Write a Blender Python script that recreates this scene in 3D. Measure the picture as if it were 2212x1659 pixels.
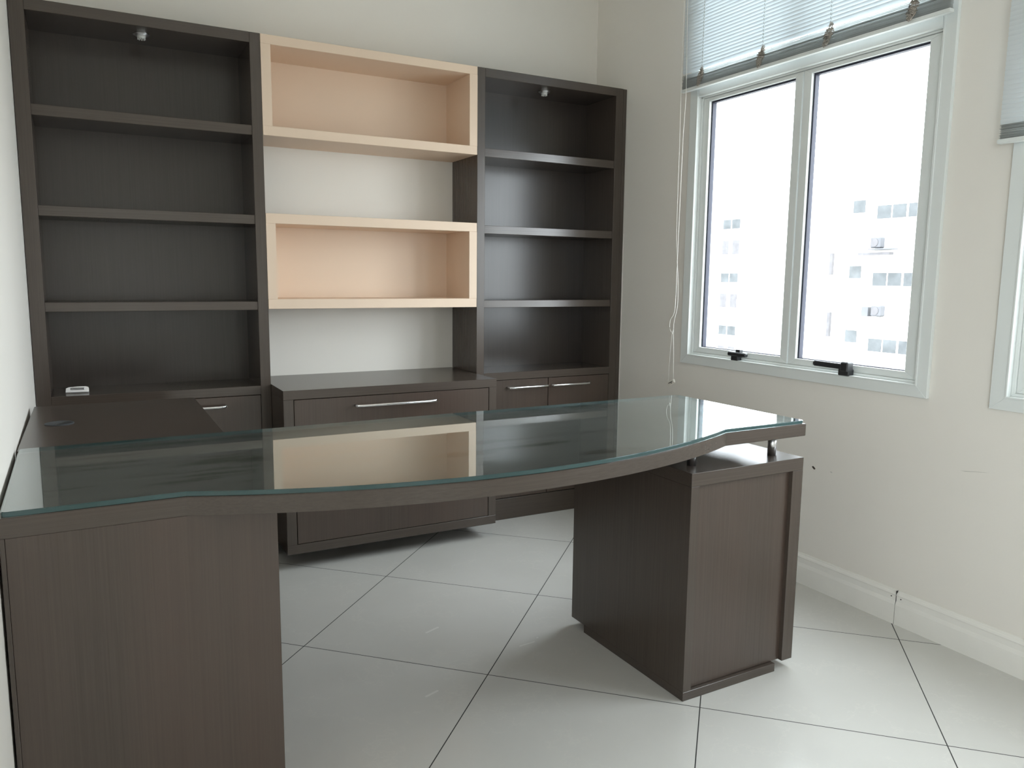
import bpy, bmesh, math, random
from mathutils import Vector, Matrix
random.seed(7)
C = bpy.context.scene
for o in list(bpy.data.objects):
    bpy.data.objects.remove(o, do_unlink=True)
COL = C.collection

# ------------------------------------------------------------------ camera, daylight, exposure
cam_data = bpy.data.cameras.new('camera')
cam = bpy.data.objects.new('camera', cam_data)
COL.objects.link(cam)
RIGHT, UP, FWD = (0.8792, -0.4764, 0.0104), (0.0553, 0.1237, 0.9908), (0.4732, 0.8705, -0.1352)
cam.matrix_world = Matrix(((RIGHT[0], UP[0], -FWD[0], -2.5331), (RIGHT[1], UP[1], -FWD[1], -3.7201),
                           (RIGHT[2], UP[2], -FWD[2], 1.2362), (0, 0, 0, 1)))
cam_data.sensor_fit = 'HORIZONTAL'
cam_data.sensor_width = 36.0
cam_data.lens = 1680.59 * 36.0 / 2212.0
cam_data.clip_start = 0.02
cam_data.clip_end = 300
C.camera = cam

C.view_settings.view_transform = 'Standard'
C.view_settings.look = 'None'
C.view_settings.gamma = 1.0
C.view_settings.use_curve_mapping = False
C.view_settings.exposure = -0.06
C.cycles.use_denoising = True
C.cycles.max_bounces = 16
C.cycles.diffuse_bounces = 8
C.cycles.glossy_bounces = 6
C.cycles.transparent_max_bounces = 16
C.cycles.sample_clamp_indirect = 8.0

SKY = 14.0
world = bpy.data.worlds.new('overcast_sky')
C.world = world
world.use_nodes = True
wn = world.node_tree
wn.nodes.clear()
wo = wn.nodes.new('ShaderNodeOutputWorld')
wb = wn.nodes.new('ShaderNodeBackground')
wt = wn.nodes.new('ShaderNodeTexCoord')
ws = wn.nodes.new('ShaderNodeSeparateXYZ')
wr = wn.nodes.new('ShaderNodeValToRGB')
wm = wn.nodes.new('ShaderNodeMapRange')
wm.inputs['From Min'].default_value = -1
wm.inputs['From Max'].default_value = 1
wr.color_ramp.elements[0].position = 0.42
wr.color_ramp.elements[0].color = (0.34, 0.35, 0.35, 1)
wr.color_ramp.elements[1].position = 0.52
wr.color_ramp.elements[1].color = (0.885, 0.94, 1.0, 1)
wb.inputs['Strength'].default_value = SKY
wn.links.new(wt.outputs['Generated'], ws.inputs[0])
wn.links.new(ws.outputs['Z'], wm.inputs['Value'])
wn.links.new(wm.outputs[0], wr.inputs[0])
wn.links.new(wr.outputs[0], wb.inputs['Color'])
wn.links.new(wb.outputs[0], wo.inputs[0])

def portal(name, y0, y1, z0, z1, x):
    l = bpy.data.lights.new(name, 'AREA')
    l.shape = 'RECTANGLE'
    l.size = z1 - z0
    l.size_y = abs(y1 - y0)
    l.cycles.is_portal = True
    o = bpy.data.objects.new(name, l)
    COL.objects.link(o)
    o.location = (x, (y0 + y1) / 2, (z0 + z1) / 2)
    o.rotation_euler = (0, math.radians(90), 0)     # faces the room (-X)
    return o

# ------------------------------------------------------------------ measured positions (metres)
XL, XR = -2.7295, 0.0            # left wall (where it meets the bookcase) and right wall
SKEW, SKEW_AT = 0.0150, (-2.7295, -0.29, 0.0)   # the left wall is not quite square to the back wall
YB, YR = 0.0, -5.6              # back and rear wall
ZC = 2.92                       # ceiling
A0, A1, A2, A3 = -2.7279, -1.8566, -0.8688, -0.0271
YF = -0.290
ZT, ZTI = 2.2147, 2.1739
WIN = ((-0.7983, -2.0741), (-2.2867, -3.5625))     # casing left, right
WZ0, WZ1 = 0.8379, 2.76
portal('portal_near', -0.84, -2.03, 0.88, 2.72, 0.105)
portal('portal_far', -2.33, -3.52, 0.88, 2.72, 0.105)

l4 = portal('portal_added_window', -4.1, -5.4, 0.80, 2.10, XL - 0.19)  # sky portal for the unseen window added in the left wall
l4.rotation_euler = (0, math.radians(-90), SKEW)
l4.location.x += 0.06

# ------------------------------------------------------------------ helpers
class G:
    """collects shapes into one mesh"""
    def __init__(self):
        self.bm = bmesh.new()
        self.mi = 0
    def _mark(self, faces):
        for f in faces:
            f.material_index = self.mi
    def box(self, x0, x1, y0, y1, z0, z1, bev=0.0012):
        if x0 > x1: x0, x1 = x1, x0
        if y0 > y1: y0, y1 = y1, y0
        if z0 > z1: z0, z1 = z1, z0
        r = bmesh.ops.create_cube(self.bm, size=1.0)
        vs = r['verts']
        for v in vs:
            v.co = Vector(((x0 + x1) / 2 + v.co.x * (x1 - x0), (y0 + y1) / 2 + v.co.y * (y1 - y0), (z0 + z1) / 2 + v.co.z * (z1 - z0)))
        fs = set(f for v in vs for f in v.link_faces)
        self._mark(fs)
        if bev and min(x1 - x0, y1 - y0, z1 - z0) > 2.5 * bev:
            es = list(set(e for f in fs for e in f.edges))
            rr = bmesh.ops.bevel(self.bm, geom=es, offset=bev, segments=1, affect='EDGES')
            self._mark(rr['faces'])
        return self
    def prism(self, pts, z0, z1, bev=0.0):
        lo = [self.bm.verts.new((x, y, z0)) for x, y in pts]
        hi = [self.bm.verts.new((x, y, z1)) for x, y in pts]
        n = len(pts)
        fb = self.bm.faces.new(lo[::-1]); ft = self.bm.faces.new(hi)
        sd = [self.bm.faces.new((lo[i], lo[(i + 1) % n], hi[(i + 1) % n], hi[i])) for i in range(n)]
        bmesh.ops.recalc_face_normals(self.bm, faces=[fb, ft] + sd)
        self._mark([fb, ft] + sd)
        if bev:
            es = list(ft.edges) + list(fb.edges)
            r = bmesh.ops.bevel(self.bm, geom=es, offset=bev, segments=2, affect='EDGES')
            self._mark(r['faces'])
        return self
    def extrude_y(self, prof, y0, y1):
        """profile of (x, z) points carried along Y"""
        a = [self.bm.verts.new((x, y0, z)) for x, z in prof]
        b = [self.bm.verts.new((x, y1, z)) for x, z in prof]
        n = len(prof)
        fs = [self.bm.faces.new(a), self.bm.faces.new(b[::-1])]
        fs += [self.bm.faces.new((a[i], b[i], b[(i + 1) % n], a[(i + 1) % n])) for i in range(n)]
        bmesh.ops.recalc_face_normals(self.bm, faces=fs)
        self._mark(fs)
        return self
    def cyl(self, c, r, h, axis='Z', seg=32, r2=None, bev=0.0):
        m = Matrix.Translation(Vector(c))
        if axis == 'X': m = m @ Matrix.Rotation(math.pi / 2, 4, 'Y')
        if axis == 'Y': m = m @ Matrix.Rotation(math.pi / 2, 4, 'X')
        q = bmesh.ops.create_cone(self.bm, cap_ends=True, segments=seg, radius1=r, radius2=r if r2 is None else r2, depth=h, matrix=m)
        fs = set(f for v in q['verts'] for f in v.link_faces)
        self._mark(fs)
        for f in fs:
            if len(f.verts) == 4: f.smooth = True
        if bev:
            es = [e for e in set(e for f in fs for e in f.edges) if any(len(f.verts) > 4 for f in e.link_faces)]
            rr = bmesh.ops.bevel(self.bm, geom=es, offset=bev, segments=2, affect='EDGES')
            self._mark(rr['faces'])
        return self
    def tube(self, path, r, seg=8, flat=None, closed_ends=True):
        """round (or, with flat=(rw, rh), elliptic) tube along a path"""
        P = [Vector(p) for p in path]
        rings = []
        up0 = Vector((0, 0, 1))
        for i, p in enumerate(P):
            t = (P[min(i + 1, len(P) - 1)] - P[max(i - 1, 0)]).normalized()
            up = up0 if abs(t.dot(up0)) < 0.95 else Vector((0, 1, 0))
            s = t.cross(up).normalized(); u = s.cross(t).normalized()
            a, b = flat if flat else (r, r)
            rings.append([self.bm.verts.new(p + s * (a * math.cos(k * 2 * math.pi / seg)) + u * (b * math.sin(k * 2 * math.pi / seg))) for k in range(seg)])
        fs = []
        for i in range(len(rings) - 1):
            for k in range(seg):
                fs.append(self.bm.faces.new((rings[i][k], rings[i][(k + 1) % seg], rings[i + 1][(k + 1) % seg], rings[i + 1][k])))
        if closed_ends:
            fs.append(self.bm.faces.new(rings[0][::-1])); fs.append(self.bm.faces.new(rings[-1]))
        bmesh.ops.recalc_face_normals(self.bm, faces=fs)
        self._mark(fs)
        for f in fs:
            if len(f.verts) == 4: f.smooth = True
        return self
    def ring_frame(self, y0, y1, z0, z1, wy0, wy1, wz0, wz1, x0, x1, bev=0.0012):
        """rectangular frame in the YZ plane (y0 is the left edge as seen, y1 the right, y1 < y0), mitred at the corners"""
        o = [(y0, z0), (y1, z0), (y1, z1), (y0, z1)]
        i = [(y0 - wy0, z0 + wz0), (y1 + wy1, z0 + wz0), (y1 + wy1, z1 - wz1), (y0 - wy0, z1 - wz1)]
        for k in range(4):
            q = [o[k], o[(k + 1) % 4], i[(k + 1) % 4], i[k]]
            a = [self.bm.verts.new((x0, y, z)) for y, z in q]
            b = [self.bm.verts.new((x1, y, z)) for y, z in q]
            fs = [self.bm.faces.new(a), self.bm.faces.new(b[::-1])]
            fs += [self.bm.faces.new((a[j], b[j], b[(j + 1) % 4], a[(j + 1) % 4])) for j in range(4)]
            bmesh.ops.recalc_face_normals(self.bm, faces=fs)
            self._mark(fs)
            if bev:
                es = list(set(e for f in fs for e in f.edges))
                rr = bmesh.ops.bevel(self.bm, geom=es, offset=bev, segments=1, affect='EDGES')
                self._mark(rr['faces'])
        return self
    def build(self, name, mats, parent=None, off=None):
        if not isinstance(mats, (list, tuple)): mats = [mats]
        root = parent
        while root is not None and root.parent is not None: root = root.parent
        d = Vector(off) if off is not None else (root.location.copy() if root is not None else Vector((0, 0, 0)))
        if d.length: bmesh.ops.translate(self.bm, verts=self.bm.verts, vec=-d)
        me = bpy.data.meshes.new(name)
        self.bm.to_mesh(me); self.bm.free()
        for m in mats: me.materials.append(m)
        o = bpy.data.objects.new(name, me)
        COL.objects.link(o)
        if parent is not None: o.parent = parent
        elif off is not None: o.location = off
        return o

def thing(name, label, cat, loc=(0, 0, 0), rotz=0.0, group=None):
    o = bpy.data.objects.new(name, None)
    o.empty_display_size = 0.1
    COL.objects.link(o)
    o.location = loc; o.rotation_euler = (0, 0, rotz)
    o['label'] = label; o['category'] = cat
    if group: o['group'] = group
    return o

def tag(o, label, cat, group=None):
    o['label'] = label; o['category'] = cat
    if group: o['group'] = group
    return o

def struct(o):
    o['kind'] = 'structure'
    return o

# ------------------------------------------------------------------ materials
def newmat(name):
    m = bpy.data.materials.new(name)
    m.use_nodes = True
    nt = m.node_tree
    b = nt.nodes['Principled BSDF']
    return m, nt, b

def ramp(nt, fac, stops):
    r = nt.nodes.new('ShaderNodeValToRGB')
    e = r.color_ramp.elements
    while len(e) < len(stops): e.new(0.5)
    for k, (p, c) in enumerate(stops):
        e[k].position = p; e[k].color = (*c, 1) if len(c) == 3 else c
    nt.links.new(fac, r.inputs[0])
    return r.outputs[0]

def noise(nt, scale, detail=3, rough=0.5, vec=None, coord='Object', stretch=(1, 1, 1)):
    if vec is None:
        tc = nt.nodes.new('ShaderNodeTexCoord'); mp = nt.nodes.new('ShaderNodeMapping')
        mp.inputs['Scale'].default_value = stretch
        nt.links.new(tc.outputs[coord], mp.inputs[0]); vec = mp.outputs[0]
    n = nt.nodes.new('ShaderNodeTexNoise')
    n.inputs['Scale'].default_value = scale; n.inputs['Detail'].default_value = detail; n.inputs['Roughness'].default_value = rough
    nt.links.new(vec, n.inputs['Vector'])
    return n.outputs['Fac']

def bump(nt, b, h, strength=0.1, dist=0.001):
    n = nt.nodes.new('ShaderNodeBump')
    n.inputs['Strength'].default_value = strength; n.inputs['Distance'].default_value = dist
    nt.links.new(h, n.inputs['Height']); nt.links.new(n.outputs[0], b.inputs['Normal'])

def mix_color(nt, fac, a, b_, mode='MIX'):
    m = nt.nodes.new('ShaderNodeMix'); m.data_type = 'RGBA'; m.blend_type = mode
    if hasattr(fac, 'links') or hasattr(fac, 'is_linked'): nt.links.new(fac, m.inputs[0])
    else: m.inputs[0].default_value = fac
    for s, v in ((m.inputs[6], a), (m.inputs[7], b_)):
        if isinstance(v, (tuple, list)): s.default_value = (*v, 1)
        else: nt.links.new(v, s)
    return m.outputs[2]

def plain(name, col, rough=0.5, metal=0.0, spec=0.5, var=0.0, scale=8, bumps=0.0):
    m, nt, b = newmat(name)
    b.inputs['Base Color'].default_value = (*col, 1)
    b.inputs['Roughness'].default_value = rough
    b.inputs['Metallic'].default_value = metal
    b.inputs['Specular IOR Level'].default_value = spec
    n = noise(nt, scale, 4)
    if var:
        nt.links.new(ramp(nt, n, [(0.3, tuple(c * (1 - var) for c in col)), (0.7, tuple(min(1, c * (1 + var)) for c in col))]), b.inputs['Base Color'])
    if bumps:
        bump(nt, b, noise(nt, 260, 2), bumps, 0.0006)
    return m

def wood(name, grain, dark, light, warm, rough=0.24, warmth=0.5):
    """fine-grained dark veneer; grain is the axis the streaks follow"""
    m, nt, b = newmat(name)
    s = {'X': (2.6, 240, 240), 'Y': (240, 2.6, 240), 'Z': (240, 240, 2.6)}[grain]
    w = {'X': (0.15, 5, 5), 'Y': (5, 0.15, 5), 'Z': (5, 5, 0.15)}[grain]
    n1 = noise(nt, 1.0, 5, 0.65, stretch=s)
    n2 = noise(nt, 1.0, 3, 0.5, stretch=w)
    base = ramp(nt, n1, [(0.28, dark), (0.5, tuple((a + c) / 2 for a, c in zip(dark, light))), (0.74, light)])
    f = ramp(nt, n2, [(0.38, (0, 0, 0)), (0.68, (warmth,) * 3)])
    col = mix_color(nt, f, base, warm)
    nt.links.new(col, b.inputs['Base Color'])
    b.inputs['Roughness'].default_value = rough
    b.inputs['Specular IOR Level'].default_value = 0.62
    return m

DK, LT, WM = (0.053, 0.0410, 0.0335), (0.072, 0.0565, 0.0465), (0.080, 0.056, 0.043)
W_X = wood('dark_veneer_lengthwise', 'X', DK, LT, WM, warmth=0.25)
W_Y = wood('dark_veneer_crosswise', 'Y', DK, LT, WM, warmth=0.25)
W_Z = wood('dark_veneer_upright', 'Z', DK, LT, WM, warmth=0.25)
W_PANEL = wood('dark_veneer_panel', 'Z', (0.057, 0.0420, 0.0340), (0.073, 0.0545, 0.0442), (0.086, 0.056, 0.044), warmth=0.5)
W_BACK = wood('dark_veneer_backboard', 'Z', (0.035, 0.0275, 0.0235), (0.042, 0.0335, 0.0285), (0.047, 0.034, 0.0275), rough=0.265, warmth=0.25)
BEIGE = plain('beige_lacquer', (0.74, 0.58, 0.447), 0.42, spec=0.4, var=0.015, scale=2)
CHROME = plain('brushed_chrome', (0.80, 0.80, 0.81), 0.16, metal=1.0, var=0.04, scale=40)
STEEL = plain('satin_steel', (0.72, 0.72, 0.73), 0.28, metal=1.0, var=0.05, scale=60)
BLACK = plain('black_plastic', (0.018, 0.018, 0.020), 0.45, var=0.1, scale=30)
GREYP = plain('dark_grey_plastic', (0.050, 0.055, 0.060), 0.75, var=0.1, scale=30)
GASKET = plain('dark_rubber_seal', (0.015, 0.017, 0.035), 0.6, var=0.1, scale=30)
ALU = plain('white_coated_aluminium', (0.74, 0.77, 0.76), 0.38, spec=0.5, var=0.015, scale=5)
SKIRT = plain('white_painted_skirting', (0.84, 0.825, 0.78), 0.42, var=0.02, scale=9)
CORD = plain('white_cord', (0.78, 0.76, 0.71), 0.7, var=0.05, scale=200)
TANGLE = plain('greyed_cord', (0.56, 0.51, 0.455), 0.8, var=0.2, scale=200)
BULB = plain('frosted_lamp_glass', (0.66, 0.66, 0.64), 0.3, var=0.05, scale=90)
CREAMP = plain('cream_plastic', (0.74, 0.71, 0.64), 0.4, var=0.03, scale=40)

def wall_material(name, col):
    m, nt, b = newmat(name)
    n = noise(nt, 1.3, 3)
    nt.links.new(ramp(nt, n, [(0.3, tuple(c * 0.985 for c in col)), (0.7, tuple(min(1, c * 1.012) for c in col))]), b.inputs['Base Color'])
    b.inputs['Roughness'].default_value = 0.62
    b.inputs['Specular IOR Level'].default_value = 0.3
    bump(nt, b, noise(nt, 180, 3), 0.05, 0.0006)
    return m
WALL = wall_material('painted_wall', (0.80, 0.767, 0.715))
CEIL = wall_material('painted_ceiling', (0.82, 0.81, 0.78))

def segment_mask(nt, pos, p, q, w):
    """1 inside a thin stroke from p to q (XY), else 0"""
    (px, py), (qx, qy) = p, q
    dx, dy = qx - px, qy - py
    L2 = dx * dx + dy * dy
    def vm(op, *a):
        n = nt.nodes.new('ShaderNodeVectorMath'); n.operation = op
        for k, v in enumerate(a):
            if isinstance(v, tuple): n.inputs[k].default_value = v
            else: nt.links.new(v, n.inputs[k])
        return n
    def mm(op, a, b_=None, clamp=False):
        n = nt.nodes.new('ShaderNodeMath'); n.operation = op; n.use_clamp = clamp
        for k, v in enumerate((a, b_)):
            if v is None: continue
            if isinstance(v, (int, float)): n.inputs[k].default_value = v
            else: nt.links.new(v, n.inputs[k])
        return n.outputs[0]
    r = vm('SUBTRACT', pos, (px, py, 0.0)).outputs[0]
    t = mm('DIVIDE', vm('DOT_PRODUCT', r, (dx, dy, 0.0)).outputs['Value'], L2, True)
    sc = nt.nodes.new('ShaderNodeVectorMath'); sc.operation = 'SCALE'
    sc.inputs[0].default_value = (dx, dy, 0.0); nt.links.new(t, sc.inputs['Scale'])
    d = vm('LENGTH', vm('SUBTRACT', r, sc.outputs[0]).outputs[0]).outputs['Value']
    return mm('MULTIPLY_ADD', d, -1.0 / w) if False else mm('LESS_THAN', d, w)

def floor_material():
    m, nt, b = newmat('polished_porcelain_tiles')
    tc = nt.nodes.new('ShaderNodeTexCoord')
    pos = tc.outputs['Object']
    a, s, ox, oy = 2.3683, 0.6492, -1.5048, -0.7504
    def dot(e):
        sub = nt.nodes.new('ShaderNodeVectorMath'); sub.operation = 'SUBTRACT'
        nt.links.new(pos, sub.inputs[0]); sub.inputs[1].default_value = (ox, oy, 0)
        d = nt.nodes.new('ShaderNodeVectorMath'); d.operation = 'DOT_PRODUCT'
        nt.links.new(sub.outputs[0], d.inputs[0]); d.inputs[1].default_value = (e[0] / s, e[1] / s, 0)
        return d.outputs['Value']
    def math_(op, x, y=None, z=None):
        n = nt.nodes.new('ShaderNodeMath'); n.operation = op
        for k, v in enumerate((x, y, z)):
            if v is None: continue
            if isinstance(v, (int, float)): n.inputs[k].default_value = v
            else: nt.links.new(v, n.inputs[k])
        return n.outputs[0]
    u = dot((math.cos(a), math.sin(a))); v = dot((-math.sin(a), math.cos(a)))
    g = []
    for c in (u, v):
        pp = math_('PINGPONG', c, 0.5)
        g.append(math_('LESS_THAN', pp, 0.0016 / s))
    grout = math_('MAXIMUM', g[0], g[1])
    # tile tone differs a touch from tile to tile, with faint pale veins
    fu, fv = math_('FLOOR', u), math_('FLOOR', v)
    comb = nt.nodes.new('ShaderNodeCombineXYZ'); nt.links.new(fu, comb.inputs[0]); nt.links.new(fv, comb.inputs[1])
    wn_ = nt.nodes.new('ShaderNodeTexWhiteNoise'); nt.links.new(comb.outputs[0], wn_.inputs['Vector'])
    tone = ramp(nt, wn_.outputs['Value'], [(0, (0.595, 0.588, 0.558)), (1, (0.62, 0.613, 0.583))])
    n = noise(nt, 1.9, 6, 0.6)
    cloud = mix_color(nt, 0.35, tone, ramp(nt, n, [(0.35, (0.56, 0.553, 0.523)), (0.65, (0.65, 0.643, 0.613))]))
    n2 = noise(nt, 2.6, 8, 0.62)
    vein = ramp(nt, n2, [(0.492, (0, 0, 0)), (0.5, (0.35,) * 3), (0.508, (0, 0, 0))])
    col = mix_color(nt, vein, cloud, (0.68, 0.665, 0.62))
    strokes = [((-1.553, -1.309), (-1.502, -1.289), 0.0045), ((-1.713, -1.699), (-1.672, -1.685), 0.0042),
               ((-1.310, -1.547), (-1.252, -1.542), 0.003), ((-1.228, -1.521), (-1.225, -1.519), 0.003)]
    st = None
    for p, q, w in strokes:
        k = segment_mask(nt, pos, p, q, w)
        st = k if st is None else math_('MAXIMUM', st, k)
    col = mix_color(nt, math_('MULTIPLY', st, 0.45), col, (0.85, 0.84, 0.80))
    col = mix_color(nt, grout, col, (0.03, 0.03, 0.028))
    nt.links.new(col, b.inputs['Base Color'])
    rr = mix_color(nt, grout, ramp(nt, n, [(0.3, (0.17,) * 3), (0.7, (0.24,) * 3)]), (0.8, 0.8, 0.8))
    nt.links.new(rr, b.inputs['Roughness'])
    b.inputs['Specular IOR Level'].default_value = 0.5
    inv = math_('SUBTRACT', 1.0, grout)
    return m
FLOOR = floor_material()

def pane_material(name, tint=(0.97, 0.985, 0.98), rough=0.0, smudged=False):
    """thin clear sheet: what is behind shows through, the sheet mirrors more at a flat angle"""
    m = bpy.data.materials.new(name); m.use_nodes = True
    nt = m.node_tree; nt.nodes.clear()
    out = nt.nodes.new('ShaderNodeOutputMaterial')
    tr = nt.nodes.new('ShaderNodeBsdfTransparent'); tr.inputs[0].default_value = (*tint, 1)
    gl = nt.nodes.new('ShaderNodeBsdfGlossy'); gl.inputs['Roughness'].default_value = rough
    gl.inputs['Color'].default_value = (0.96, 0.99, 0.985, 1)
    fr = nt.nodes.new('ShaderNodeFresnel'); fr.inputs['IOR'].default_value = 1.52
    ge = nt.nodes.new('ShaderNodeNewGeometry')
    inv = nt.nodes.new('ShaderNodeMath'); inv.operation = 'SUBTRACT'; inv.inputs[0].default_value = 1.0
    nt.links.new(ge.outputs['Backfacing'], inv.inputs[1])
    mu = nt.nodes.new('ShaderNodeMath'); mu.operation = 'MULTIPLY'
    nt.links.new(fr.outputs[0], mu.inputs[0]); nt.links.new(inv.outputs[0], mu.inputs[1])
    mx = nt.nodes.new('ShaderNodeMixShader')
    if smudged:     # both faces of the sheet reflect: 2R / (1 + R)
        p1 = nt.nodes.new('ShaderNodeMath'); p1.operation = 'ADD'; p1.inputs[1].default_value = 1.0
        p2 = nt.nodes.new('ShaderNodeMath'); p2.operation = 'MULTIPLY'; p2.inputs[1].default_value = 2.0
        p3 = nt.nodes.new('ShaderNodeMath'); p3.operation = 'DIVIDE'
        nt.links.new(mu.outputs[0], p1.inputs[0]); nt.links.new(mu.outputs[0], p2.inputs[0])
        nt.links.new(p2.outputs[0], p3.inputs[0]); nt.links.new(p1.outputs[0], p3.inputs[1])
        mu = p3
    nt.links.new(mu.outputs[0], mx.inputs[0]); nt.links.new(tr.outputs[0], mx.inputs[1]); nt.links.new(gl.outputs[0], mx.inputs[2])
    if smudged:
        n = noise(nt, 1.0, 5, 0.6, stretch=(1.6, 9, 1))
        nt.links.new(ramp(nt, n, [(0.50, (0.010,) * 3), (0.72, (0.06,) * 3)]), gl.inputs['Roughness'])
        df = nt.nodes.new('ShaderNodeBsdfDiffuse'); df.inputs[0].default_value = (0.72, 0.78, 0.76, 1)
        # film of dust, wiped away in long streaks
        n3 = noise(nt, 1.0, 6, 0.65, stretch=(2.2, 13, 1))
        sm = ramp(nt, n3, [(0.36, (0.010,) * 3), (0.47, (0.040,) * 3), (0.70, (0.055,) * 3)])
        m2 = nt.nodes.new('ShaderNodeMixShader')
        gate = nt.nodes.new('ShaderNodeMath'); gate.operation = 'MULTIPLY'
        nt.links.new(sm, gate.inputs[0]); nt.links.new(inv.outputs[0], gate.inputs[1])
        nt.links.new(gate.outputs[0], m2.inputs[0]); nt.links.new(mx.outputs[0], m2.inputs[1]); nt.links.new(df.outputs[0], m2.inputs[2])
        nt.links.new(m2.outputs[0], out.inputs[0])
    else:
        nt.links.new(mx.outputs[0], out.inputs[0])
    return m
PANE = pane_material('window_glass')
GLASSTOP = pane_material('desk_glass', (0.90, 0.955, 0.95), 0.012, smudged=True)
GLASSEDGE = plain('desk_glass_edge', (0.028, 0.070, 0.072), 0.12, spec=0.7, var=0.08, scale=20)

def slat_material():
    m, nt, b = newmat('pale_blind_slat')
    b.inputs['Base Color'].default_value = (0.80, 0.83, 0.84, 1)
    b.inputs['Roughness'].default_value = 0.4
    n = noise(nt, 6, 3)
    nt.links.new(ramp(nt, n, [(0.3, (0.78, 0.81, 0.82)), (0.7, (0.82, 0.85, 0.86))]), b.inputs['Base Color'])
    tl = nt.nodes.new('ShaderNodeBsdfTranslucent'); tl.inputs[0].default_value = (0.76, 0.82, 0.86, 1)
    mx = nt.nodes.new('ShaderNodeMixShader'); mx.inputs[0].default_value = 0.26
    out = nt.nodes['Material Output']
    nt.links.new(b.outputs[0], mx.inputs[1]); nt.links.new(tl.outputs[0], mx.inputs[2]); nt.links.new(mx.outputs[0], out.inputs[0])
    return m
SLAT = slat_material()
SLAT_SHADED = plain('shaded_blind_slat', (0.60, 0.62, 0.62), 0.45, var=0.05, scale=20)  # same slats, with the shade of the gathered pack put into the colour

# ------------------------------------------------------------------ the room
T = 0.2
struct(G().box(XL - T, XR + T, YR - T, YB + T, -0.15, 0, 0).build('floor', FLOOR))
struct(G().box(XL - T, XR + T, YR - T, YB + T, ZC, ZC + 0.15, 0).build('ceiling', CEIL))
struct(G().box(XL - T, XR + T, YB, YB + T, 0, ZC, 0).build('wall_back', WALL))
LW = (-4.1, -5.4, 0.80, 2.10)  # opening for the added window behind the camera
g = G().box(XL - T, XL, YB + 0.02, LW[0], 0, ZC, 0).box(XL - T, XL, LW[1], YR - 0.05, 0, ZC, 0)
g.box(XL - T, XL, LW[0], LW[1], 0, LW[2], 0).box(XL - T, XL, LW[0], LW[1], LW[3], ZC, 0)
wl = g.build('wall_left', WALL, off=SKEW_AT)
wl.rotation_euler = (0, 0, SKEW)
struct(wl)
struct(G().box(XL - T, XR + T, YR - T, YR, 0, ZC, 0).build('wall_rear', WALL))
HOLE = ((-0.8314, -2.041), (-2.320, -3.5295))
HZ0, HZ1 = 0.866, 2.732
TR = 0.10
g = G()
g.box(0, TR, YB, YR, 0, HZ0, 0).box(0, TR, YB, YR, HZ1, ZC, 0)
g.box(0, TR, YB, HOLE[0][0], HZ0, HZ1, 0).box(0, TR, HOLE[0][1], HOLE[1][0], HZ0, HZ1, 0).box(0, TR, HOLE[1][1], YR, HZ0, HZ1, 0)
struct(g.build('wall_right', WALL))

# skirting along the right wall: moulded profile, two lengths, the shade in their joint put in as a black strip
sk = [(0, 0), (-0.017, 0), (-0.017, 0.074), (-0.0145, 0.083), (-0.0125, 0.088), (-0.0125, 0.106), (-0.0145, 0.111), (-0.0115, 0.1165), (-0.007, 0.1195), (-0.005, 0.1255), (0, 0.1255)]
g = G().extrude_y(sk, -0.300, -2.0195).extrude_y(sk, -2.0225, YR)
g.mi = 1
g.box(-0.0125, 0, -2.0196, -2.0224, 0, 0.1250, 0)
for yy in (-2.002, -2.040):
    g.cyl((-0.0128, yy, 0.100), 0.0022, 0.001, 'X', 12)
struct(g.build('baseboard_right', [SKIRT, BLACK]))
sk2 = [(XL - x, z) for x, z in sk]
bl = struct(G().extrude_y(sk2, -2.16, YR).build('baseboard_left', SKIRT, off=SKEW_AT))
bl.rotation_euler = (0, 0, SKEW)

# wall blemishes: a plugged hole, small chips and hairline scuffs on the right wall
def blemish(name, pts, label, mat, x=-0.0006):
    g = G()
    a = [g.bm.verts.new((x, y, z)) for y, z in pts]; b = [g.bm.verts.new((0.0, y, z)) for y, z in pts]
    n = len(pts); fs = [g.bm.faces.new(a), g.bm.faces.new(b[::-1])]
    fs += [g.bm.faces.new((a[i], b[i], b[(i + 1) % n], a[(i + 1) % n])) for i in range(n)]
    bmesh.ops.recalc_face_normals(g.bm, faces=fs)
    return tag(g.build(name, mat, off=(0, pts[0][0], pts[0][1])), label, 'wall mark')
HOLEM = plain('dark_plaster_hole', (0.05, 0.04, 0.03), 0.9, var=0.2, scale=200)
SCUFF = plain('grey_scuff', (0.56, 0.54, 0.50), 0.8, var=0.05, scale=90)
blemish('wall_hole', [(-1.603, 0.494), (-1.609, 0.4975), (-1.616, 0.494), (-1.622, 0.488), (-1.616, 0.484), (-1.609, 0.488)], 'small dark chipped hole in the wall just right of the desk pedestal', HOLEM)
blemish('wall_chip', [(-1.692, 0.4935), (-1.697, 0.495), (-1.703, 0.492), (-1.699, 0.4895), (-1.694, 0.4905)], 'faint chip in the wall to the right of the dark hole', SCUFF)
blemish('wall_scuff', [(-2.205, 0.6135), (-2.285, 0.6255), (-2.30, 0.6262), (-2.285, 0.6245), (-2.225, 0.6140)], 'thin scuff line on the wall below the gap between the two windows', SCUFF)

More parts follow.
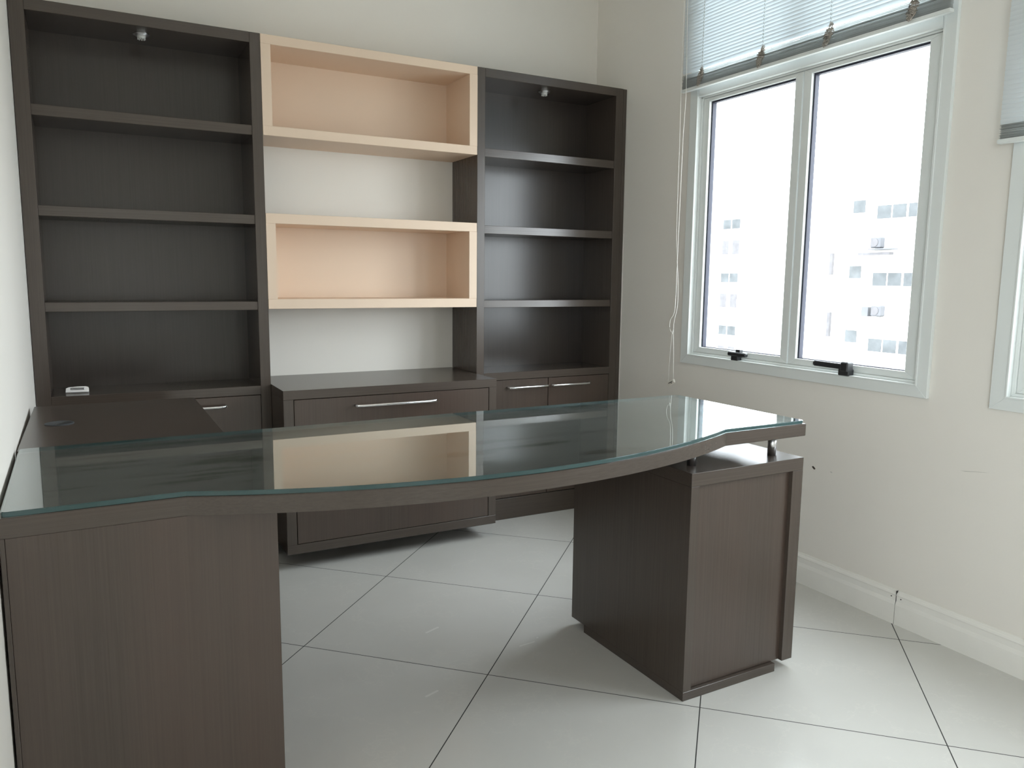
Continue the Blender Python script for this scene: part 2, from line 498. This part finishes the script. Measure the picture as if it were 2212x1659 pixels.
# ------------------------------------------------------------------ windows
def window(name, cw, latches):
    y0, y1 = cw
    w = bpy.data.objects.new(name, None); COL.objects.link(w); w.location = (0, (y0 + y1) / 2, WZ0); struct(w)
    g = G().ring_frame(y0, y1, WZ0, WZ1, 0.0500, 0.0420, 0.0420, 0.0400, -0.015, 0.0)
    # raised lip on the inner edge of the casing
    g.ring_frame(y0 - 0.0475, y1 + 0.0395, WZ0 + 0.0395, WZ1 - 0.0375, 0.006, 0.006, 0.006, 0.006, -0.0185, 0.03, 0.0008)
    g.build('casing', ALU, w)
    fy0, fy1, fz0, fz1 = y0 - 0.0535, y1 + 0.0455, WZ0 + 0.0455, WZ1 - 0.0435
    G().ring_frame(fy0, fy1, fz0, fz1, 0.012, 0.012, 0.010, 0.010, 0.004, 0.092).build('window_frame', ALU, w)
    sy0, sy1 = fy0 - 0.0125, fy1 + 0.0125
    sz0, sz1 = fz0 + 0.0105, 2.0595
    G().box(-0.0165, 0.09, fy0 - 0.002, fy1 + 0.002, 2.0680, 2.1180).box(0.004, 0.09, fy0 - 0.002, fy1 + 0.002, 2.0610, 2.0680).build('transom', ALU, w)
    um = (fy0 + fy1) / 2
    for a, b_ in ((fy0 - 0.0125, um + 0.003), (um - 0.003, fy1 + 0.0125)):
        s = G().ring_frame(a, b_, 2.1185, fz1 - 0.0105, 0.034, 0.034, 0.028, 0.034, 0.010, 0.050).build('upper_sash', ALU, w)
        G().box(0.034, 0.038, a - 0.031, b_ + 0.031, 2.1435, fz1 - 0.0415, 0).build('pane', PANE, s)
    ga, gb, gc, gd = y0 - 0.1037, y0 - 0.5972, y0 - 0.678, y0 - 1.1694   # pane edges
    gz0, gz1 = 0.9203, 2.0443
    meet = (gb + gc) / 2
    for k, (a, b_, pa, pb) in enumerate(((sy0, meet + 0.003, ga, gb), (meet - 0.003, sy1, gc, gd))):
        s = G().ring_frame(a, b_, sz0, sz1, a - pa, pb - b_, gz0 - sz0, sz1 - gz1, 0.010, 0.050).build('sash', ALU, w)
        G().ring_frame(pa, pb, gz0, gz1, 0.0075, 0.0035, 0.003, 0.0075, 0.024, 0.046, 0.0).build('seal', GASKET, s)
        G().box(0.034, 0.038, pa - 0.003, pb + 0.003, gz0 + 0.003, gz1 - 0.003, 0).build('pane', PANE, s)
        if latches:
            lg = G()
            if k == 0:
                yy = y0
                lg.box(-0.028, -0.008, yy - 0.328, yy - 0.437, 0.902, 0.920, 0.004)
                lg.box(-0.020, 0.006, yy - 0.343, yy - 0.386, 0.8805, 0.906, 0.003)
                lg.box(-0.012, 0.010, yy - 0.362, yy - 0.388, 0.918, 0.931, 0.002)
            else:
                yy = y0
                lg.prism([(-0.012, yy - 0.797), (-0.026, yy - 0.800), (-0.036, yy - 0.935), (-0.030, yy - 0.955), (-0.016, yy - 0.955), (-0.014, yy - 0.86)], 0.9055, 0.9255, 0.003)
                lg.box(-0.042, -0.006, yy - 0.938, yy - 0.972, 0.898, 0.9345, 0.004)
                lg.box(-0.026, 0.006, yy - 0.918, yy - 0.966, 0.8805, 0.906, 0.003)
            lg.build('latch', BLACK, s)
    return w
window('window_1', WIN[0], True)
window('window_2', WIN[1], False)
w4 = bpy.data.objects.new('added_window', None); COL.objects.link(w4); w4.location = SKEW_AT; w4.rotation_euler = (0, 0, SKEW); struct(w4)  # unseen window, added to let in more daylight and brighten the room
G().ring_frame(LW[0], LW[1], LW[2], LW[3], 0.05, 0.05, 0.05, 0.05, XL - 0.12, XL - 0.06).build('window_frame', ALU, w4)
G().box(XL - 0.092, XL - 0.088, LW[0] - 0.045, LW[1] + 0.045, LW[2] + 0.045, LW[3] - 0.045, 0).build('pane', PANE, w4)

# ------------------------------------------------------------------ venetian blinds
def slat_strip(g, y0, y1, xc, zc, width, tilt, sag=0.0012, t=0.0004, n=6, droop=0.0):
    ys = [y0 + (y1 - y0) * k / 12 for k in range(13)] if droop else [y0, y1]
    prof = []
    for k in range(n + 1):
        s = (k / n - 0.5) * width; c = sag * (1 - (2 * k / n - 1) ** 2)
        prof.append((s, c))
    for s, c in list(prof)[::-1]: prof.append((s, c - t))
    ct, st_ = math.cos(tilt), math.sin(tilt)
    rings = []
    for y in ys:
        dz = -droop * math.sin(math.pi * ((y - y0) / (y1 - y0)) * 4) ** 2 if droop else 0
        rings.append([g.bm.verts.new((xc + s * ct - c * st_, y, zc + s * st_ + c * ct + dz)) for s, c in prof])
    fs = []
    m = len(prof)
    for r in range(len(rings) - 1):
        for k in range(m):
            fs.append(g.bm.faces.new((rings[r][k], rings[r][(k + 1) % m], rings[r + 1][(k + 1) % m], rings[r + 1][k])))
    fs.append(g.bm.faces.new(rings[0][::-1])); fs.append(g.bm.faces.new(rings[-1]))
    bmesh.ops.recalc_face_normals(g.bm, faces=fs)
    g._mark(fs)

def blind(name, label, y0, y1, zr, cords, ladders, loose=True):
    zt = 2.80
    b = thing(name, label, 'blind', (-0.05, (y0 + y1) / 2, zt), group='venetian blinds')
    XB = -0.050
    G().box(-0.064, -0.036, y0, y1, zt - 0.028, zt, 0.001).box(-0.036, 0, y0 - 0.05, y0 - 0.07, zt - 0.02, zt, 0).box(-0.036, 0, y1 + 0.05, y1 + 0.07, zt - 0.02, zt, 0).build('headrail', ALU, b)
    G().prism([(-0.0605, y0), (-0.0395, y0), (-0.0395, y1), (-0.0605, y1)], zr, zr + 0.0135, 0.002).build('bottom_rail', ALU, b)
    # the gathered pack of slats on the rail
    g = G(); z = zr + 0.016
    while z < zr + 0.056:
        slat_strip(g, y0 - random.uniform(0, .002), y1 + random.uniform(0, .002), XB + random.uniform(-.0015, .0015), z, 0.016, math.radians(random.uniform(-14, 4)), droop=0.0010)
        z += 0.0030
    zz = z
    if loose:
        for dz in (0.004, 0.0095, 0.016):
            slat_strip(g, y0, y1, XB, z + dz, 0.016, math.radians(-8 + dz * 600), droop=0.0014)
        zz = z + 0.0265
    g.build('gathered_slats', SLAT_SHADED, b)
    g = G(); z = zz + 0.006
    first = z
    while z < zt - 0.034:
        slat_strip(g, y0, y1, XB, z, 0.0172, math.radians(106))
        z += 0.0142
    g.build('slats', SLAT, b)
    for ly in ladders:
        g = G()
        z = first + 0.004
        while z < zt - 0.04:
            g.tube([(XB - 0.0062, ly + 0.0012, z + 0.0045), (XB - 0.0072, ly, z), (XB - 0.0062, ly - 0.0016, z - 0.0050)], 0.0013, 6)
            z += 0.0142
        for dy in (-0.0075,):
            g.tube([(XB - 0.0092, ly + dy, zt - 0.03), (XB - 0.0092, ly + dy, first)], 0.0004, 5)
        g.build('ladder_cord', CORD, b)
        if loose:
            g = G()
            for q in range(10):
                path = []
                cz = zr + 0.014
                for k in range(26):
                    u = k / 25
                    r = 0.023 * (0.25 + 0.75 * math.sin(math.pi * (0.12 + 0.80 * u))) * random.uniform(0.55, 1.1)
                    an = random.uniform(0, 6.28)
                    path.append((XB - 0.0125 - 0.006 * random.random(), ly + 0.010 - 0.022 * u + r * math.cos(an), cz + 0.066 * u + 0.006 * math.sin(an) * 1.6))
                g.tube(path, 0.0010, 5)
            g.build('cord_tangle', TANGLE, b)
    if cords:
        def smooth(pts, n=6):
            out = []
            P = [Vector(p) for p in pts]
            for i in range(len(P) - 1):
                p0, p1, p2, p3 = P[max(i - 1, 0)], P[i], P[i + 1], P[min(i + 2, len(P) - 1)]
                for k in range(n):
                    t = k / n
                    out.append(0.5 * ((2 * p1) + (p2 - p0) * t + (2 * p0 - 5 * p1 + 4 * p2 - p3) * t * t + (3 * p1 - p0 - 3 * p2 + p3) * t ** 3))
            out.append(P[-1]); return out
        ca = [(-0.8123, 2.772), (-0.8123, 2.4939), (-0.8263, 2.1081), (-0.8176, 1.8832), (-0.8114, 1.442), (-0.8099, 1.2449), (-0.8056, 1.0911), (-0.7777, 1.0454), (-0.7732, 1.0049), (-0.7917, 0.9815), (-0.8008, 0.9999)]
        cb = [(-0.7905, 2.772), (-0.7922, 2.1069), (-0.7957, 1.8866), (-0.7991, 1.442), (-0.8208, 1.245), (-0.8253, 1.1139), (-0.8037, 1.0245), (-0.8102, 0.8912), (-0.8158, 0.760)]
        cc = [(-0.7928, 0.9793), (-0.7823, 0.8661), (-0.7779, 0.735)]
        G().tube(smooth([(-0.0665, y, z) for y, z in ca]), 0.0014, 6).build('pull_cord', CORD, b)
        G().tube(smooth([(-0.0675, y, z) for y, z in cb]), 0.0012, 6).build('pull_cord', CORD, b)
        G().tube(smooth([(-0.0665, y, z) for y, z in cc]), 0.0008, 6).build('pull_cord', CORD, b)
        g = G()
        g.tube([(-0.0665, -0.793, 0.990), (-0.0665, -0.7925, 0.975)], 0.003, 8).build('cord_knot', CORD, b)
        g = G().box(-0.0055, 0.0055, -0.027, 0.027, -0.0095, 0.0095, 0.003)
        g.mi = 1
        g.box(-0.0062, -0.005, -0.017, 0.014, -0.0010, 0.0022, 0).box(-0.0062, -0.005, -0.010, -0.003, -0.0066, -0.0028, 0)
        bmesh.ops.rotate(g.bm, verts=g.bm.verts, cent=(0, 0, 0), matrix=Matrix.Rotation(math.radians(-27), 3, 'X'))
        bmesh.ops.translate(g.bm, verts=g.bm.verts, vec=(-0.0665, -0.7997, 0.7410))
        g.build('cord_tag', [CREAMP, BLACK], b)
    return b
blind('venetian_blind', 'pale venetian blind over the window with two black latches, pull cords hanging beside it', -0.7815, -2.0750, 2.094, True, (-0.915, -1.2735, -1.606, -1.9454))
blind('venetian_blind', 'pale venetian blind cut by the right edge of the photo, lowered further than the other', -2.2625, -3.585, 1.6575, False, (-2.395, -2.755, -3.09, -3.43), False)

# ------------------------------------------------------------------ handles
def bow_handle(xa, xb, y, z, out=0.028):
    """flat bowed bar: rises from the front at both ends"""
    g = G()
    e = 0.022
    g.tube([(xa - 0.002, y - 0.006, z), (xa + 0.001, y - out * 0.72, z), (xa + 0.007, y - out * 0.80, z), (xa + e + 0.010, y - out, z), (xb - e - 0.010, y - out, z), (xb - 0.007, y - out * 0.80, z), (xb - 0.001, y - out * 0.72, z), (xb + 0.002, y - 0.006, z)][1:-1], 0.006, 10, flat=(0.0040, 0.0055))
    for xx in (xa + 0.004, xb - 0.004):
        g.cyl((xx, y - out * 0.40, z), 0.0055, out * 0.80, 'Y', 16)
    return g

def downlight(parent, x, y, z):
    g = G()
    prof_r, seg = 0.030, 32
    g.cyl((x, y, z - 0.0015), 0.030, 0.003, 'Z', 40, bev=0.001)
    g.cyl((x, y, z - 0.0045), 0.0235, 0.003, 'Z', 40)
    d = g.build('downlight', STEEL, parent)
    g = G()
    g.cyl((x, y, z - 0.010), 0.0150, 0.012, 'Z', 28, r2=0.0165, bev=0.002)
    for k in range(9):
        a = k * 2 * math.pi / 9
        g.cyl((x + 0.0125 * math.cos(a), y + 0.0125 * math.sin(a), z - 0.0175), 0.0028, 0.005, 'Z', 8)
    g.build('bulb', BULB, d)
    return d

# ------------------------------------------------------------------ tall bookcases
SH = ((1.8492, 1.8100), (1.4863, 1.4481), (1.1256, 1.0900))
def bookcase(name, label, x0, x1, i0, i1, door_mid, handles, lamp):
    b = thing(name, label, 'bookcase', ((x0 + x1) / 2, YF / 2, 0), group='tall dark bookcases')
    yb = -0.001
    G().box(x0, i0, YF, yb, 0, ZT).build('side_panel', W_Z, b)
    G().box(i1, x1, YF, yb, 0, ZT).build('side_panel', W_Z, b)
    G().box(i0, i1, YF, yb, ZTI, ZT).build('top_panel', W_X, b)
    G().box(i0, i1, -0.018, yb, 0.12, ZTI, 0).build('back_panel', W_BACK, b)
    for zt, zb in SH:
        G().box(i0, i1, YF + 0.0045, -0.018, zb, zt).build('shelf', W_X, b)
    G().box(i0, i1, YF, -0.018, 0.7268, 0.7648).build('cabinet_top', W_X, b)
    G().box(i0, i1, YF, -0.018, 0.0, 0.110).build('plinth', W_X, b)
    gap = 0.0015
    for k, (a, c) in enumerate(((i0, door_mid), (door_mid, i1))):
        d = G().box(a + gap, c - gap, YF + 0.0005, YF + 0.019, 0.1137, 0.7268 - 0.0022).build('door', W_PANEL, b)
        hx = handles[k]
        bow_handle(hx[0], hx[1], YF + 0.0005, 0.6865).build('handle', CHROME, d)
    downlight(b, lamp[0], lamp[1], ZTI)
    return b
bookcase('bookcase', 'tall dark wood open bookcase in the left corner, metal plate on its bottom shelf', A0, A1, -2.6781, -1.8992, -2.2890, ((-2.535, -2.303), (-2.276, -2.044)), (-2.2901, -0.1760))
rb = bookcase('bookcase', 'tall dark wood open bookcase in the right corner beside the window wall', A2, A3, -0.8274, -0.0714, -0.4537, ((-0.6964, -0.4633), (-0.4370, -0.2048)), (-0.4384, -0.1775))
# opening above is a little wider than the doors on the right side: thin inner stile fills it
G().box(A3 + 0.0025, -0.0012, YF + 0.004, -0.001, 0, ZT).build('filler_panel', W_Z, rb)
G().box(-0.0026, -0.0006, YF - 0.0012, YF + 0.0018, 0.0, 1.4755, 0).build('edge_strip', SKIRT, rb)

# silver recessed pull plate lying on the left bookcase's bottom shelf
g = G()
pts = []
for k in range(9):
    u = k / 8
    pts.append((u * 0.082, 0.003 * math.sin(math.pi * u)))
pl = thing('metal_pull_plate', 'small silver pull plate lying on the bottom open shelf of the left bookcase', 'cabinet pull', (-2.5896, -0.205, 0.7650), rotz=-0.11)
g = G()
g.box(-0.041, 0.041, -0.012, 0.012, 0.0, 0.0045, 0.0015)
q = [(-0.041, 0.0045), (-0.039, 0.0195), (-0.030, 0.0235), (0.0, 0.0255), (0.030, 0.0255), (0.038, 0.023), (0.041, 0.0185), (0.041, 0.0045)]
a = [g.bm.verts.new((x, -0.006 + z * 0.15, z)) for x, z in q]; c = [g.bm.verts.new((x, 0.006 + z * 0.10, z)) for x, z in q]
n = len(q); fs = [g.bm.faces.new(a), g.bm.faces.new(c[::-1])] + [g.bm.faces.new((a[i], c[i], c[(i + 1) % n], a[(i + 1) % n])) for i in range(n)]
bmesh.ops.recalc_face_normals(g.bm, faces=fs)
g.build('plate', CHROME, pl, off=(0, 0, 0))
G().box(-0.024, 0.026, -0.0085, -0.0035, 0.0125, 0.0215, 0.0015).build('finger_recess', STEEL, pl, off=(0, 0, 0))

# ------------------------------------------------------------------ beige wall boxes
def wall_box(label, z0, z1, zi0, zi1):
    x0, x1, i0, i1 = A1 + 0.0005, A2 - 0.0005, -1.8165, -0.9091
    b = thing('wall_shelf_box', label, 'shelf', ((x0 + x1) / 2, -0.145, z0), group='beige wall boxes')
    yf, yb = YF - 0.0005, -0.0005
    G().box(x0, x1, yf, yb, zi1, z1).build('top_panel', BEIGE, b)
    G().box(x0, x1, yf, yb, z0, zi0).build('bottom_panel', BEIGE, b)
    G().box(x0, i0, yf, yb, zi0, zi1, 0).build('side_panel', BEIGE, b)
    G().box(i1, x1, yf, yb, zi0, zi1, 0).build('side_panel', BEIGE, b)
    G().box(i0, i1, -0.0178, yb, zi0, zi1, 0).build('back_panel', BEIGE, b)
wall_box('beige lacquered open wall box level with the bookcase tops, the upper of two', 1.8135, ZT, 1.8529, 2.1774)
wall_box('beige lacquered open wall box at mid height above the low cabinet, the lower of two', 1.0935, 1.4958, 1.1354, 1.4542)

# ------------------------------------------------------------------ low cabinet between the bookcases
cx0, cx1, yc = A1 + 0.0006, -0.8762, -0.522
cb = thing('low_cabinet', 'low dark wood cabinet with one wide front and a long chrome handle, between the bookcases', 'cabinet', ((cx0 + cx1) / 2, -0.26, 0))
d0, d1, dz0, dz1 = -1.8142, -0.9153, 0.1128, 0.7308
G().box(cx0, cx1, yc, -0.001, dz1, 0.769).build('top_panel', W_X, cb)
G().box(cx0, cx1, yc, -0.001, 0.0719, dz0).build('bottom_panel', W_X, cb)
G().box(cx0, d0, yc, -0.001, dz0, dz1).build('side_panel', W_Z, cb)
G().box(d1, cx1, yc, -0.001, dz0, dz1).build('side_panel', W_Z, cb)
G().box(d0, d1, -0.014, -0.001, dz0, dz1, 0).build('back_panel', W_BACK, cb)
G().box(cx0 + 0.06, cx1 - 0.04, -0.20, -0.001, 0, 0.0719, 0).build('plinth', W_X, cb)
dr = G().box(d0 + 0.0022, d1 - 0.0022, yc + 0.0008, yc + 0.020, dz0 + 0.0022, dz1 - 0.0024).build('drawer_front', W_PANEL, cb)
bow_handle(-1.557, -1.187, yc + 0.0008, 0.6905, 0.030).build('handle', CHROME, dr)

# ------------------------------------------------------------------ desk
DR, PIV = 0.0135, (-1.6, -1.6, 0.0)
desk = thing('desk', 'large dark wood desk with a bow-fronted top on a floor pedestal and left end panel', 'desk', PIV, rotz=DR)
t0, t1, ty0, ty1, tkl, tk = -2.7044, -0.6020, -2.0823, -1.4854, -2.3883, -0.9357
ZD, ZDB = 0.7977, 0.7593
def desk_outline(inset=0.0):
    half = (tk - tkl) / 2; mid = (tk + tkl) / 2; sag = 0.160
    R = (half * half + sag * sag) / (2 * sag)
    pts = [(t0 + inset, ty1 - inset), (t0 + inset, ty0 + inset)]
    n = 44
    for k in range(n + 1):
        x = tkl + (tk - tkl) * k / n
        u = x - mid
        pts.append((x, ty0 - (math.sqrt(R * R - u * u) - (R - sag)) + inset))
    pts += [(t1 - inset, ty0 + inset), (t1 - inset, ty1 - inset)]
    return pts
G().prism(desk_outline(), ZDB, ZD, 0.0012).build('desktop', W_X, desk)
# right pedestal
px0, px1, pya, pyb, pz1, pzk = -1.0605, -0.6020, -2.0823, -1.4899, 0.6909, 0.0275
ped = G()
ped.box(px0, px1, pya, pyb, 0.6510, pz1)
ped_o = ped.build('pedestal_top', W_X, desk)
G().box(px0, px0 + 0.0309, pya, pyb, pzk, 0.6510, 0.0008).build('pedestal_side', W_Z, desk)
G().box(px1 - 0.0455, px1, pya, pyb, pzk, 0.6510, 0.0008).build('pedestal_side', W_Z, desk)
G().box(px0 + 0.0309, px1 - 0.0455, pya + 0.014, pya + 0.034, pzk + 0.002, 0.6510, 0).build('pedestal_front', W_PANEL, desk)
G().box(px0 + 0.0309, px1 - 0.0455, pyb - 0.02, pyb - 0.002, pzk + 0.002, 0.6510, 0).build('pedestal_front', W_PANEL, desk)
G().box(px0 + 0.0309, px1 - 0.0455, pya + 0.034, pyb - 0.02, pzk + 0.002, pzk + 0.02, 0).build('pedestal_floor', W_X, desk)
G().box(px0, -0.6779, pya, -1.5677, 0.0, pzk, 0.0008).build('pedestal_plinth', W_X, desk)
for sx, sy in ((-0.990, -2.001), (-0.668, -2.013), (-0.990, -1.565), (-0.668, -1.572)):
    hgt = ZDB - pz1
    G().cyl((sx, sy, pz1 + hgt / 2), 0.0140, hgt, 'Z', 28).build('standoff', STEEL, desk)
# left end pedestal, straight under the top
lx0, lx1 = -2.7044, -2.2131
G().box(lx0 + 0.0080, lx1, ty0 - 0.0005 + 0.002, ty1 - 0.02, 0.0, ZDB, 0.0008).build('end_pedestal', W_PANEL, desk)
G().box(lx0, lx0 + 0.0078, ty0 - 0.0005, ty1 - 0.02, 0.0, ZDB, 0.0008).build('end_strip', W_Z, desk)

# sheet of glass lying on the desk
gl = G()
inset = 0.004
out = desk_outline(inset)
# round off the two right-hand corners
def rounded(pts, r=0.012):
    res = []
    n = len(pts)
    for i, p in enumerate(pts):
        if i in (0, 1, n - 1, n - 2):
            P, A, B = Vector(p), Vector(pts[i - 1]), Vector(pts[(i + 1) % n])
            ua, ub = (A - P).normalized(), (B - P).normalized()
            for k in range(6):
                t = k / 5
                a, c = P + ua * r, P + ub * r
                q = a * (1 - t) ** 2 + P * 2 * t * (1 - t) + c * t ** 2
                res.append((q.x, q.y))
        else: res.append(p)
    return res
gl.prism(rounded(out), ZD + 0.0004, ZD + 0.0104, 0.0012)
for f in gl.bm.faces:
    f.material_index = 0 if abs(f.normal.z) > 0.9 else 1
glass = gl.build('glass_sheet', [GLASSTOP, GLASSEDGE], None, off=PIV)
glass.rotation_euler = (0, 0, DR)
tag(glass, 'clear glass sheet with greenish edges covering the whole bow-fronted desktop', 'glass top')

# desk return along the left wall
rt = thing('desk_return', 'dark wood side return along the left wall behind the desk, cable grommet in its top', 'desk', (-2.463, -1.11, 0))
G().box(-2.7090, -2.2165, -1.4790, -0.7400, 0.7580, 0.7977).build('top_panel', W_X, rt)
G().box(-2.7090, -2.2165, -0.7600, -0.7410, 0.0, 0.7580).build('end_panel', W_PANEL, rt)
G().box(-2.7090, -2.6910, -1.4780, -0.7600, 0.0, 0.7580).build('rear_panel', W_PANEL, rt)
gm = G()
gc = (-2.627, -1.1105)
gm.cyl((gc[0], gc[1], 0.7989), 0.0385, 0.0024, 'Z', 44, bev=0.0008)
gr = gm.build('cable_grommet', GREYP, rt)
g = G()
arc = [(gc[0] + 0.033 * math.cos(a), gc[1] + 0.033 * math.sin(a)) for a in [math.radians(-112 + 11 * k) for k in range(16)]]
g.prism(arc, 0.7997, 0.8004)
g.build('cable_slot', BLACK, gr)

# ------------------------------------------------------------------ the town outside
FAC = plain('white_render', (0.84, 0.83, 0.80), 0.9, var=0.03, scale=0.5)
OWIN = plain('far_window_glass', (0.088, 0.093, 0.096), 0.5, spec=0.0, var=0.2, scale=1.5)
OCURT = plain('far_curtain', (0.116, 0.112, 0.116), 0.9, spec=0.0, var=0.1, scale=3)
OGREY = plain('far_grey_metal', (0.112, 0.113, 0.120), 0.8, spec=0.0, var=0.05, scale=3)
def pane_out(g, x, ya, yb, za, zb):
    g.box(x - 0.04, x + 0.02, ya, yb, za, zb, 0)
b1 = thing('apartment_building', 'pale apartment block seen through the right window pane, rows of grey windows', 'building', (33, 17, -18), group='apartment buildings outside')
G().box(30, 38, 6.0, 24.6, -18, 5.78, 0).build('wall', FAC, b1)
for fl in range(-3, 1):
    dz = 3.08 * fl
    f = G().box(29.97, 30.02, 21.25, 22.03, 4.42 + dz, 5.10 + dz, 0).build('window', FAC, b1)
    g = G(); pane_out(g, 29.98, 21.32, 21.96, 4.47 + dz, 5.05 + dz); g.build('pane', OWIN, f)
    for sy in (0.0, -4.4):
        f = G().box(29.97, 30.02, 18.30 + sy, 20.72 + sy, 4.08 + dz, 4.80 + dz, 0).build('window', FAC, b1)
        g = G()
        for ya, yb in ((20.65, 19.95), (19.86, 19.19), (19.06, 18.38)):
            pane_out(g, 29.98, ya + sy, yb + sy, 4.13 + dz, 4.73 + dz)
        g.build('pane', OWIN, f)
def outdoor_unit(y, z, k):
    u = thing('air_conditioner', ['grey air conditioner on the upper ledge of the block outside', 'grey air conditioner lower down the block outside'][k], 'air conditioner', (29.8, y, z), group='air conditioners outside')
    G().box(29.6, 29.98, y - 0.26, y + 0.26, z, z + 0.50, 0.05).build('housing', OGREY, u)
    G().cyl((29.59, y + 0.02, z + 0.25), 0.19, 0.03, 'X', 24).build('fan_grille', OCURT, u)
outdoor_unit(20.41, 2.78, 0)
outdoor_unit(20.14, -0.36, 1)
G().box(29.55, 30, 19.5, 20.72, 2.70, 2.76, 0).build('ledge', OGREY, b1)
G().box(29.7, 30, 19.7, 21.36, 2.47, 2.58, 0).build('ledge', OCURT, b1)
G().box(29.7, 30, 20.60, 20.95, -0.39, 0.05, 0).build('screen', OGREY, b1)
G().box(29.5, 30, 19.8, 21.0, -0.45, -0.39, 0).build('ledge', FAC, b1)
G().box(29.85, 30, 22.92, 23.08, 1.55, 2.6, 0).build('drain_pipe', OCURT, b1)
G().box(29.85, 30, 22.86, 23.02, -1.5, -0.3, 0).build('drain_pipe', OCURT, b1)
b2 = thing('apartment_building', 'pale apartment block seen through the left window pane, a column of paired windows', 'building', (44, 41, -18), group='apartment buildings outside')
G().box(40, 48, 34.0, 46.0, -18, 7.2, 0).build('wall', FAC, b2)
for fl in range(-2, 2):
    dz = 3.95 * fl
    for za, zb, mt, e in ((1.08, 1.76, OWIN, 0.0), (-0.80, 0.22, OCURT, 0.15)):
        f = G().box(39.96, 40.02, 39.35, 41.35, za - 0.06 + dz, zb + 0.06 + dz, 0).build('window', FAC, b2)
        g = G(); pane_out(g, 39.97, 41.27, 40.49 + e, za + dz, zb + dz); pane_out(g, 39.97, 40.36 - e, 39.55, za + dz, zb + dz); g.build('pane', mt, f)
